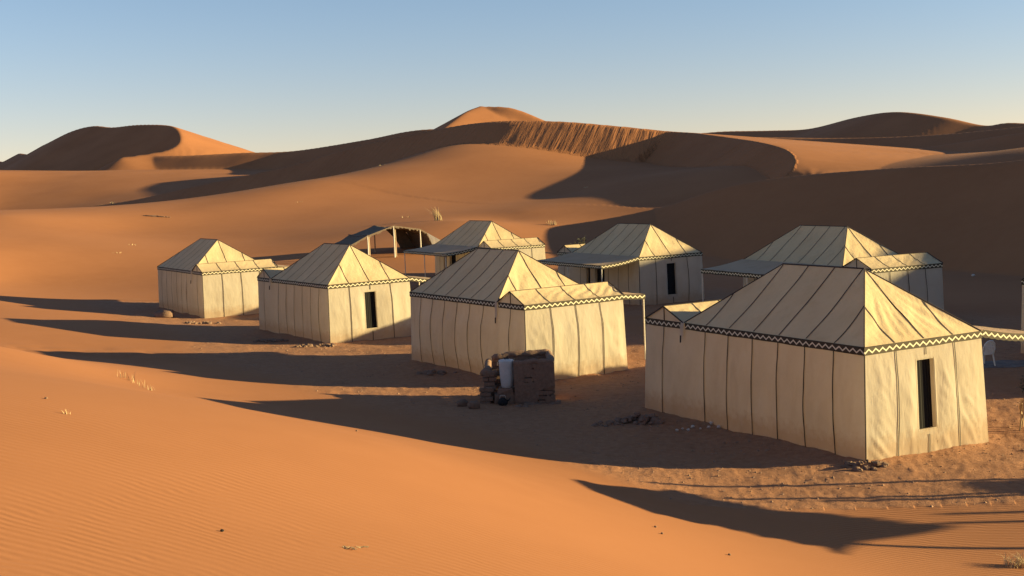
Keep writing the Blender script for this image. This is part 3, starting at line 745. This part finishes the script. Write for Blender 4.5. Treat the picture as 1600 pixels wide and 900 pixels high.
# ------------------------------------------------------------------ mud-brick enclosure with its drum
def enclosure():
    cx, cy = 0.0, 31.0; g = gz(.3, 31.2)-.02
    root = empty('brick_enclosure', (cx, cy, g))
    tag(root, 'crumbling open-topped mud-brick enclosure in the shade of the nearest tent', 'enclosure')
    rnd = random.Random(11); vars_ = []
    for k in range(8):
        b = MB(); sx, sy, sz = .29, .15, .112; vs = []
        random.seed(100+k)
        b2 = bmesh_brick(sx, sy, sz, k); vars_.append(b2)
    def course(p0, p1, z, lvl, skip=0):
        d = Vector((p1[0]-p0[0], p1[1]-p0[1], 0)); Ln = d.length; d.normalize(); rz = math.atan2(d.y, d.x)
        s = -.15 if lvl % 2 else 0.0
        while s < Ln-.1:
            m = min(Ln, s+.29); s_ = max(0, s); w = m-s_
            if w > .1 and rnd.random() > skip:
                o = bpy.data.objects.new('brick', rnd.choice(vars_)); COL.objects.link(o); o.parent = root
                c = (p0[0]+d.x*(s_+w/2), p0[1]+d.y*(s_+w/2))
                o.location = (c[0]+rnd.uniform(-.012, .012), c[1]+rnd.uniform(-.012, .012), z+rnd.uniform(-.006, .006))
                o.rotation_euler = (rnd.uniform(-.03, .03), rnd.uniform(-.03, .03), rz+rnd.uniform(-.05, .05)+(pi if rnd.random() < .5 else 0))
                o.scale = (w/.29*1.0, 1, 1)
            s += .30
    H = .122
    for l in range(9):
        z = .04+H*l
        top = l/10
        if l < 10: course((-.02, -.15), (.98, -.15), z, l)                                 # front wall
        course((.93, .0), (.93, 1.15), z, l+1)                                            # right wall
        if l < 10: course((-.62, 1.22), (1.0, 1.22), z, l)                            # back wall
        if l < 8-int(l > 6): course((-.72, .35), (-.72, 1.18), z, l+1, .04)                # left wall
        pass
    for l in range(7): course((-.86, .18), (-.52, .18), .04+H*l, l)
    for l in range(4): course((-.95, .02), (-.6, -.05), .04+H*l, l)
    def cap(pts, r, seed):
        rn = random.Random(seed); b = MB(); P = []
        for (p0, p1) in zip(pts[:-1], pts[1:]):
            k = max(2, int((Vector(p1)-Vector(p0)).length/.09))
            for i in range(k): P.append(Vector(p0).lerp(Vector(p1), i/k)+Vector((rn.uniform(-.015, .015), rn.uniform(-.015, .015), rn.uniform(-.025, .02))))
        P.append(Vector(pts[-1])); b.tube(P, [r*rn.uniform(.8, 1.12) for _ in P], 9); b.build('mud_cap', M['mud'], root, True)
    cap([(-.03, -.15, 1.07), (.5, -.15, 1.12), (.93, -.14, 1.10), (.95, .3, 1.10), (.93, 1.15, 1.13)], .095, 1)
    cap([(-.62, 1.2, 1.05), (0, 1.22, 1.15), (.6, 1.22, 1.14), (.95, 1.2, 1.13)], .095, 2)
    cap([(-.72, 1.18, .98), (-.73, .7, .93), (-.72, .35, .86), (-.86, .18, .82), (-.5, .17, .80)], .09, 3)
    # mud render smeared over the front and corner, eroded
    P = []; F = []; nx_, nz_ = 20, 22
    for i in range(nx_+1):
        for j in range(nz_+1):
            xx = -.04+1.06*i/nx_; zz = -.1+1.25*j/nz_
            P.append((xx, -.235-.012*float(vn([xx*6], [zz*6], 3)[0])-.02*float(vn([xx*2], [zz*2], 4)[0])-.03*(1-j/nz_), zz))
    for i in range(nx_):
        for j in range(nz_):
            xx = i/nx_; zz = j/nz_
            if float(fbm(np.array([xx*3]), np.array([zz*3.4]), 3, 8)[0])+.40-.5*max(0, zz-.8) > 0 and zz < .93:
                F.append((i*(nz_+1)+j, (i+1)*(nz_+1)+j, (i+1)*(nz_+1)+j+1, i*(nz_+1)+j+1))
    mesh_obj('mud_render', P, F, M['mud'], root, True)
    b = MB(); b.box((-.30, .0, .12), (.55, .45, .34), .1, .03); b.box((-.25, -.02, .37), (.40, .36, .14), -.2, .03); b.build('drum_plinth', M['mud'], root)
    random.seed(3)
    b = MB()
    for i in range(26): b.rock((rnd.uniform(-.9, 1.2), -.35-rnd.random()**2*.5, rnd.uniform(-.02, .03)), rnd.uniform(.03, .12), i)
    tag(b.build('fallen_mud', M['mud'], root), kind='stuff')
    # drum
    dz = g+.43
    dr = empty('water_drum', (-.235, 30.98, dz))
    tag(dr, 'tall off-white plastic drum standing in the opening of the mud-brick enclosure', 'drum')
    b = MB(); b.lathe((0, 0, 0), [(.04, 0), (.125, .01), (.15, .05), (.175, .25), (.187, .5), (.19, .62), (.196, .66), (.19, .70), (.175, .72)], 24); b.build('barrel', M['drum'], dr, True)
    b = MB(); b.lathe((0, 0, 0), [(.2, .705), (.2, .735), (.19, .745), (.02, .75)], 24, False); b.lathe((0, 0, 0), [(.10, .748), (.10, .765), (.01, .768)], 16, False); b.build('lid', M['drum'], dr, True)
    b = MB(); b.tube([(.03, 0, .76), (.035, .01, .86)], .012, 6); b.tube([(-.05, 0, .775), (.08, .02, .78)], .014, 6); b.build('tap_handle', M['black'], dr)
    kt = empty('black_kettle', (-.36, 30.62, gz(-.36, 30.62)))
    tag(kt, 'sooty black kettle on the ground below the white drum', 'kettle')
    b = MB(); b.lathe((0, 0, 0), [(.10, 0), (.13, .05), (.12, .13), (.06, .19), (.02, .20)], 16); b.build('kettle_body', M['black'], kt, True)
    b = MB(); b.tube([(.10, 0, .08), (.17, 0, .14), (.2, 0, .19)], [.025, .018, .012], 6); b.build('spout', M['black'], kt, True)
    b = MB(); b.tube([(-.08, 0, .17), (-.06, 0, .26), (.06, 0, .26), (.08, 0, .17)], .009, 6); b.build('handle', M['pale'], kt, True)
def bmesh_brick(sx, sy, sz, k):
    rnd = random.Random(k); vs = []; fs = []
    # box with chamfered corners (8 corners x 1, ring of 4x3)
    for iz, zz in enumerate((-.5, -.38, .38, .5)):
        ins = .018 if iz in (0, 3) else 0
        for (ax, ay) in ((-1, -1), (1, -1), (1, 1), (-1, 1)):
            vs.append((ax*(sx/2-ins)+rnd.uniform(-.006, .006), ay*(sy/2-ins)+rnd.uniform(-.006, .006), zz*sz+rnd.uniform(-.004, .004)))
    for r_ in range(3):
        for c in range(4): fs.append((r_*4+c, r_*4+(c+1) % 4, (r_+1)*4+(c+1) % 4, (r_+1)*4+c))
    fs += [(3, 2, 1, 0), (12, 13, 14, 15)]
    me = bpy.data.meshes.new('brick'); me.from_pydata(vs, [], fs); me.materials.append(M['mud']); me.update(); return me
enclosure()

# ------------------------------------------------------------------ stones, rubble, scraps
def stone(x, y, r, seed, name, label, cat, mat='stone', sink=.3, sq=(1, .8, .7), group=None):
    b = MB(); b.rock((0, 0, 0), r, seed, 9, 7, sq); o = b.build(name, M[mat], None, True)
    o.location = (x, y, gz(x, y)+r*sq[2]*(1-sink)); tag(o, label, cat, group); return o
stone(-1.42, 30.55, .15, 1, 'rock', 'lumpy dark rock lying farther left of the mud-brick enclosure', 'rock')
stone(-1.10, 30.15, .16, 2, 'rock', 'rounded dark rock nearer the left foot of the mud-brick enclosure', 'rock')
stone(-16.9, 57.3, .42, 3, 'earth_clod', 'dark heaped clod of earth against the shaded wall of the far-left tent', 'clod', 'mud', .5, (1.2, .8, .6))
def heap(x, y, rx, ry, n, r0, r1, label, seed, mat='mud', hgt=.25):
    rnd = random.Random(seed); b = MB(); g = gz(x, y)
    for i in range(n):
        a = rnd.uniform(0, 2*pi); q = math.sqrt(rnd.random()); px, py = q*cos(a)*rx, q*sin(a)*ry
        b.rock((px, py, gz(x+px, y+py)-g+hgt*(1-q)*rnd.random()), rnd.uniform(r0, r1), seed*50+i, 7, 5)
    o = b.build('rubble_heap', M[mat]); o.location = (x, y, g); tag(o, label, 'rubble'); return o
heap(2.9, 27.9, .55, .35, 30, .05, .15, 'dark heap of broken mud bricks beside the shaded wall of the nearest tent', 4)
heap(2.1, 27.7, .5, .2, 12, .03, .08, 'thin scatter of brick crumbs left of the dark rubble heap', 5, hgt=.05)
heap(6.75, 22.75, .45, .3, 26, .03, .09, 'loose crumbly earth piled at the foot of the nearest tent corner', 6, 'stone', .12)
heap(-14.3, 54.4, .9, .35, 20, .05, .14, 'dark crumbs of earth at the near corner of the far-left tent', 7, hgt=.08)
heap(-7.5, 44.6, .9, .4, 22, .04, .12, 'broken earth at the near corner of the second tent from the left', 8, 'stone', .1)
heap(-9.5, 46.3, .8, .5, 18, .05, .13, 'lumps of earth in the shade beside the second tent from the left', 9, hgt=.1)
heap(-2.45, 36.6, .6, .3, 14, .06, .15, 'stones against the far end of the middle tent shaded wall', 10, hgt=.05)
for i, (dx, dy) in enumerate(((0, 0), (.2, .1), (.42, -.05), (.5, .25), (-.3, -.2), (-.15, .2), (.7, .3), (-.55, -.1), (.3, .4), (-.4, .1), (.9, .5))):
    stone(4.2+dx, 26.9+dy*.7, .028+.012*(i % 3), 40+i, 'pale_chip', 'tiny pale chip lying in the shade below the nearest tent wall', 'stone chip', 'pale', .1, (1, .8, .8), 'pale chips below the shaded wall')
# gravel trodden into the camp floor
def gravel():
    rnd = np.random.default_rng(5); n = 34000
    x = rnd.uniform(-12, 17, n); y = rnd.uniform(17.5, 48, n)
    z, camp, *_ = terrain(x, y, True)
    keep = (rnd.random(n) < (camp**1.5)*.75*np.clip(30/y, .3, 1)) 
    for T in TENTS: keep &= rect_dist(x, y, T) > .08
    x, y, z = x[keep], y[keep], z[keep]; m = len(x)
    r = .006+.036*rnd.random(m)**4+.004*y/25
    o6 = np.array([(1, 0, 0), (0, 1, 0), (-1, 0, 0), (0, -1, 0), (0, 0, .7), (0, 0, -.7)])
    f8 = np.array([(0, 1, 4), (1, 2, 4), (2, 3, 4), (3, 0, 4), (1, 0, 5), (2, 1, 5), (3, 2, 5), (0, 3, 5)])
    a = rnd.uniform(0, pi, m); V = o6[None]*r[:, None, None]*rnd.uniform(.6, 1.2, (m, 6, 1))
    X = V[..., 0]*np.cos(a)[:, None]-V[..., 1]*np.sin(a)[:, None]; Y = V[..., 0]*np.sin(a)[:, None]+V[..., 1]*np.cos(a)[:, None]
    P = np.stack([X+x[:, None], Y+y[:, None], V[..., 2]+z[:, None]], -1).reshape(-1, 3)
    F = (f8[None]+6*np.arange(m)[:, None, None]).reshape(-1, 3)
    o = mesh_obj('gravel', P, F.tolist(), M['gravel']); tag(o, 'loose gravel and clods scattered over the trodden camp floor', kind='stuff')
M['gravel'] = plain('gravel', (.36, .21, .13), .95, .5, 3, 0)
gravel()

# ------------------------------------------------------------------ plants
def tuft(x, y, h, n, label, seed, spread=.5, lean=0, mat='dry', name='dry_grass_tuft', cat='grass tuft', group=None, w=.006, base=.1):
    rnd = random.Random(seed); P = []; F = []
    for i in range(n):
        a = rnd.uniform(0, 2*pi); l = h*rnd.uniform(.5, 1.1); t = spread*rnd.random(); bx, by = base*rnd.uniform(-1, 1), base*rnd.uniform(-1, 1)*.6
        dx, dy = cos(a)*t+lean, sin(a)*t; px, py = -sin(a)*w, cos(a)*w; k = len(P)
        for q in (0, .35, .7, 1.0):
            wq = 1-q*.85; cx, cy, cz = bx+dx*l*q*q*1.1, by+dy*l*q*q*1.1, l*q*(1-.25*t*q)
            P += [(cx-px*wq, cy-py*wq, cz), (cx+px*wq, cy+py*wq, cz)]
        F += [(k+2*j, k+2*j+1, k+2*j+3, k+2*j+2) for j in range(3)]
    o = mesh_obj(name, P, F, M[mat]); o.location = (x, y, gz(x, y)-.01); return tag(o, label, cat, group)
def bush(x, y, h, rad, n, label, seed):
    rnd = random.Random(seed); root = empty('desert_bush', (x, y, gz(x, y)-.03)); tag(root, label, 'bush')
    P = []; F = []; b = MB()
    for i in range(n):
        a = rnd.uniform(0, 2*pi); e = rnd.uniform(.25, 1.45); l = rad*rnd.uniform(.6, 1.1)
        tip = Vector((cos(a)*cos(e)*l, sin(a)*cos(e)*l, sin(e)*h*rnd.uniform(.6, 1.05)))
        mid = tip*.5+Vector((0, 0, .06*h)); b.tube([(0, 0, 0), mid, tip], [.012*h+.004, .008*h, .003], 4, False)
        for k in range(26):
            q = .35+.68*rnd.random(); c = (mid*(1-(q-.5)*2)+tip*((q-.5)*2)) if q > .5 else mid*(q*2)
            c = c+Vector((rnd.gauss(0, .06*h), rnd.gauss(0, .06*h), rnd.gauss(0, .05*h)))
            s = h*rnd.uniform(.025, .055); d1 = Vector((rnd.uniform(-1, 1), rnd.uniform(-1, 1), rnd.uniform(-1, 1))).normalized()*s
            d2 = Vector((rnd.uniform(-1, 1), rnd.uniform(-1, 1), rnd.uniform(-1, 1))).normalized()*s*.5; m = len(P)
            P += [c-d1, c+d2, c+d1, c-d2]; F.append((m, m+1, m+2, m+3))
    b.build('stems', M['twig'], root); mesh_obj('foliage', P, F, M['leaf'], root)
tuft(-5.79, 97.4, 1.15, 70, 'pale dry tuft throwing a long shadow on the slope above the tents', 21, .55, -.25, w=.02, base=.3)
tuft(3.42, 96.3, .45, 40, 'low pale dry tuft at the edge of the big shadow, behind the back row', 22, .9, w=.02, base=.4)
bush(5.0, 83.0, 1.35, .95, 34, 'dark leafy bush growing in the shade behind the back-row tents', 23)
BROW = ['tallest wispy grass tuft on the dune brow, leftmost of the row', 'second wispy grass tuft from the left on the dune brow', 'short middle grass tuft of the row on the dune brow',
        'fourth grass tuft along the dune brow, right of the short one', 'lowest grass tuft at the right end of the dune-brow row']
G1 = 'sparse dry grass on the brow of the foreground dune'
for i, (x, y, h) in enumerate(((-9.98, 29.8, .22), (-9.66, 29.5, .30), (-9.35, 29.0, .16), (-8.9, 28.1, .20), (-8.45, 27.2, .14))):
    tuft(x, y, h, 9, BROW[i], 30+i, .5, w=.008, base=.1, group=G1)
tuft(-5.6, 14.6, .07, 8, 'small dry sprig alone on the bright sand left of the dune-brow grass', 40, .6, w=.006, base=.05)
tuft(7.13, 16.75, .22, 130, 'bristly straw-coloured tuft at the bottom right corner', 41, 1.1, w=.005, base=.16)
G2 = 'pale dots of dry scrub on the far plain'
for i, (x, y) in enumerate(((-69.9, 198.4), (-75.5, 221.6), (-85, 242), (-80.6, 238), (-91.1, 234.3), (-71, 214), (-66, 226), (-88, 226))):
    tuft(x, y, .30+.1*(i % 3), 10, 'tiny pale scrub plant far off on the lit plain at left', 50+i, .9, w=.07, base=.5, group=G2)
SPECK = ['scrub speck on the slope above the far-left tent', 'scrub speck high under the dark band of the central dune', 'scrub speck inside the large curved dune shadow',
         'nearer scrub speck on the flat sand left of the far-left tent', 'farther scrub speck on the flat sand left of the far-left tent', 'scrub speck on the slope just above the open black shelter']
G3 = 'pale specks of scrub on the slopes'
for i, (x, y) in enumerate(((-20.7, 117.7), (-15.3, 146.3), (7.8, 119.7), (-27.8, 84), (-28.2, 88.9), (-9, 104))):
    tuft(x, y, .10+.04*(i % 3), 9, SPECK[i], 70+i, 1.0, w=.03, base=.35, group=G3)
def lump_row(x, y, l, label, seed):
    rnd = random.Random(seed); b = MB(); g = gz(x, y)
    for i in range(9):
        q = i/8; b.rock(((q-.5)*l, rnd.uniform(-.06, .06)*l*.3, gz(x+(q-.5)*l, y)-g+.02), .16*(1.2-abs(q-.4)), seed+i, 7, 5, (1.6, .8, .55))
    o = b.build('sand_lump', M['stone']); o.location = (x, y, g); tag(o, label, 'sand lump')  # flattened lumps in a row, darker than the sand around them
lump_row(-32.0, 108.3, 2.2, 'thin dark row of lumps on the slope up and left of the tents', 90)
stone(23.8, 61.0, .10, 95, 'pale_rock', 'single pale rock high on the shaded dune face at right', 'rock', 'pale')
b = MB(); rnd = random.Random(8)
for i in range(16):
    a = rnd.uniform(-.5, .4); l = rnd.uniform(.03, .09); cx, cy = rnd.uniform(-.14, .14), rnd.uniform(-.05, .05)
    b.tube([(cx, cy, .006), (cx+l*cos(a)*.5, cy+l*sin(a)*.5, .02*rnd.random()+.008), (cx+l*cos(a), cy+l*sin(a), .006)], .0035, 5)
o = b.build('dry_twig_litter', M['dry']); o.location = (-1.59, 10.62, gz(-1.59, 10.62)); tag(o, 'scrap of broken dry plant lying on the bright foreground sand', 'plant litter')
stone(-2.68, 10.4, .018, 97, 'pebble', 'lone dark pebble on the smooth foreground sand', 'pebble', 'black')
for i, (x, y, l_) in enumerate(((2.78, 15.6, 'right below the canopy shadow'), (1.94, 16.1, 'left below the canopy shadow, lower of two'), (1.91, 16.6, 'left below the canopy shadow, upper of two'), (-2.97, 21.6, 'just inside the long tent shadow'), (-6.24, 15.6, 'on the upper left of the foreground dune'))):
    stone(x, y, .022, 100+i, 'pebble', 'small brown pebble on the sand '+l_, 'pebble')
# wind-built sand lumps beside the shade between tents
# ------------------------------------------------------------------ chairs, rug, plant at the right edge
def armchair(x, y, rz, label, mat, sc=1.0):
    root = empty('garden_chair', (x, y, gz(x, y)), rz); root.scale = (sc, sc, sc)
    tag(root, label, 'chair')
    b = MB(); P = []; F = []
    for i in range(7):
        for j in range(7):
            u_, v_ = i/6-.5, j/6-.5; P.append((u_*.44, v_*.44, .43-.03*(1-4*u_*u_)*(1-4*v_*v_)))
    n = len(P); P += [(p[0], p[1], p[2]-.02) for p in P]
    for i in range(6):
        for j in range(6):
            a = i*7+j; F += [(a, a+7, a+8, a+1), (n+a, n+a+1, n+a+8, n+a+7)]
    for i in range(6): F += [(i*7, n+i*7, n+i*7+7, i*7+7), (i*7+6, i*7+13, n+i*7+13, n+i*7+6), (i, i+1, n+i+1, n+i), (42+i, n+42+i, n+43+i, 43+i)]
    mesh_obj('seat', P, F, M[mat], root, False)
    for sx in (-1, 1):
        for sy in (-1, 1):
            b = MB(); b.tube([(sx*.26, sy*.25, 0), (sx*.21, sy*.20, .43)], [.022, .03], 8); b.build('leg', M[mat], root)
        b = MB(); b.tube([(sx*.24, -.20, .42), (sx*.27, -.22, .62), (sx*.27, 0, .66), (sx*.25, .2, .66)], [.022, .024, .028, .024], 8); b.build('armrest', M[mat], root, True)
    # arched back: frame and slats
    arc = [(-.22, .21, .40), (-.25, .26, .62), (-.2, .30, .80), (-.1, .32, .88), (0, .325, .90), (.1, .32, .88), (.2, .30, .80), (.25, .26, .62), (.22, .21, .40)]
    b = MB(); b.tube(arc, .024, 8); b.build('back_frame', M[mat], root, True)
    for k in range(6):
        xx = -.165+.066*k; zt = .88-.9*xx*xx*2
        b = MB(); b.box((xx, .265, (.42+zt)/2), (.050, .012, zt-.42), 0, 0, -.18); b.build('back_slat', M[mat], root)
    return root
armchair(13.55, 34.0, radians(200), 'white moulded plastic armchair standing in the shade under the right-hand awning', 'chair', .85)
armchair(11.38, 25.9, radians(150), 'straw-coloured woven armchair half cut off by the right edge of the picture', 'wicker', .85)
b = MB(); P = []; F = []
for i in range(21):
    for j in range(9):
        xx, yy = -1.9+i*.19, -.6+j*.15; P.append((xx, yy, gz(14.4+xx*.98, 34.1+yy-.1*xx)-gz(14.4, 34.1)+.012+.006*math.sin(i*1.3+j)))
for i in range(20):
    for j in range(8): F.append((i*9+j, (i+1)*9+j, (i+1)*9+j+1, i*9+j+1))
n = len(P); P += [(p[0], p[1], p[2]-.01) for p in P]; F += [(i*9, n+i*9, n+(i+1)*9, (i+1)*9) for i in range(20)]
rugo = mesh_obj('rug', P, F, M['rug']); rugo.location = (14.4, 34.1, gz(14.4, 34.1)); tag(rugo, 'worn grey woven rug on the shaded sand behind the white chair', 'rug')
bush(12.95, 29.6, .75, .32, 16, 'small grey-green bush at the right edge behind the straw-coloured chair', 61)

# ------------------------------------------------------------------ canopies right of the picture whose shadows fall on the foreground
def canopy(name, label, corners, poles, zr, seed):
    cx = sum(c[0] for c in corners)/len(corners); cy = sum(c[1] for c in corners)/len(corners)
    root = empty(name, (cx, cy, gz(cx, cy))); g = root.location.z; tag(root, label, 'canopy')
    A, B_, C_, D_ = [np.array(c) for c in corners]; P = []; F = []; n, m = 26, 12
    for i in range(n+1):
        for j in range(m+1):
            u_, v_ = i/n, j/m; p = (A*(1-u_)+B_*u_)*(1-v_)+(D_*(1-u_)+C_*u_)*v_
            edge = .26*abs(sin(u_*pi*9+.6*sin(u_*17)))*(1 if v_ > .5 else -1)*abs(2*v_-1)**6
            z = zr-g-.28*sin(pi*u_)*.6-.2*abs(v_-.5)+.05*sin(u_*14+seed)
            P.append((p[0]-cx-edge*.3, p[1]-cy-edge+(1-v_)*(.9*math.exp(-((u_-.33)/.17)**2) if seed == 1 else 0), z))
    for i in range(n):
        for j in range(m): F.append((i*(m+1)+j, (i+1)*(m+1)+j, (i+1)*(m+1)+j+1, i*(m+1)+j+1))
    mesh_obj('canopy_cloth', P, F, M['goat'], root, True)
    for k, (px, py) in enumerate(poles):
        b = MB(); b.tube([(px-cx, py-cy, -.6), (px-cx, py-cy, zr-g-.1)], .06, 8); b.build('pole', M['wood'], root)
    return root
canopy('shade_canopy', 'dark stretched cloth canopy on poles, right of the picture, its shadow on the front sand',
       [(11.8, 20.4), (20.6, 18.2), (17.2, 16.7), (12.4, 18.1)], [(14.8, 21.3), (16.5, 20.3), (18.5, 20.05), (20.4, 19.05), (20.3, 18.55), (17.2, 17.3)], -3.2, 1)
canopy('shade_canopy', 'smaller dark cloth canopy on poles beside the larger one, right of the picture',
       [(21.4, 20.8), (26.5, 21.1), (26.5, 19.5), (23.0, 19.6)], [(22.2, 20.6), (26, 20.9), (26, 19.7)], -3.2, 2)
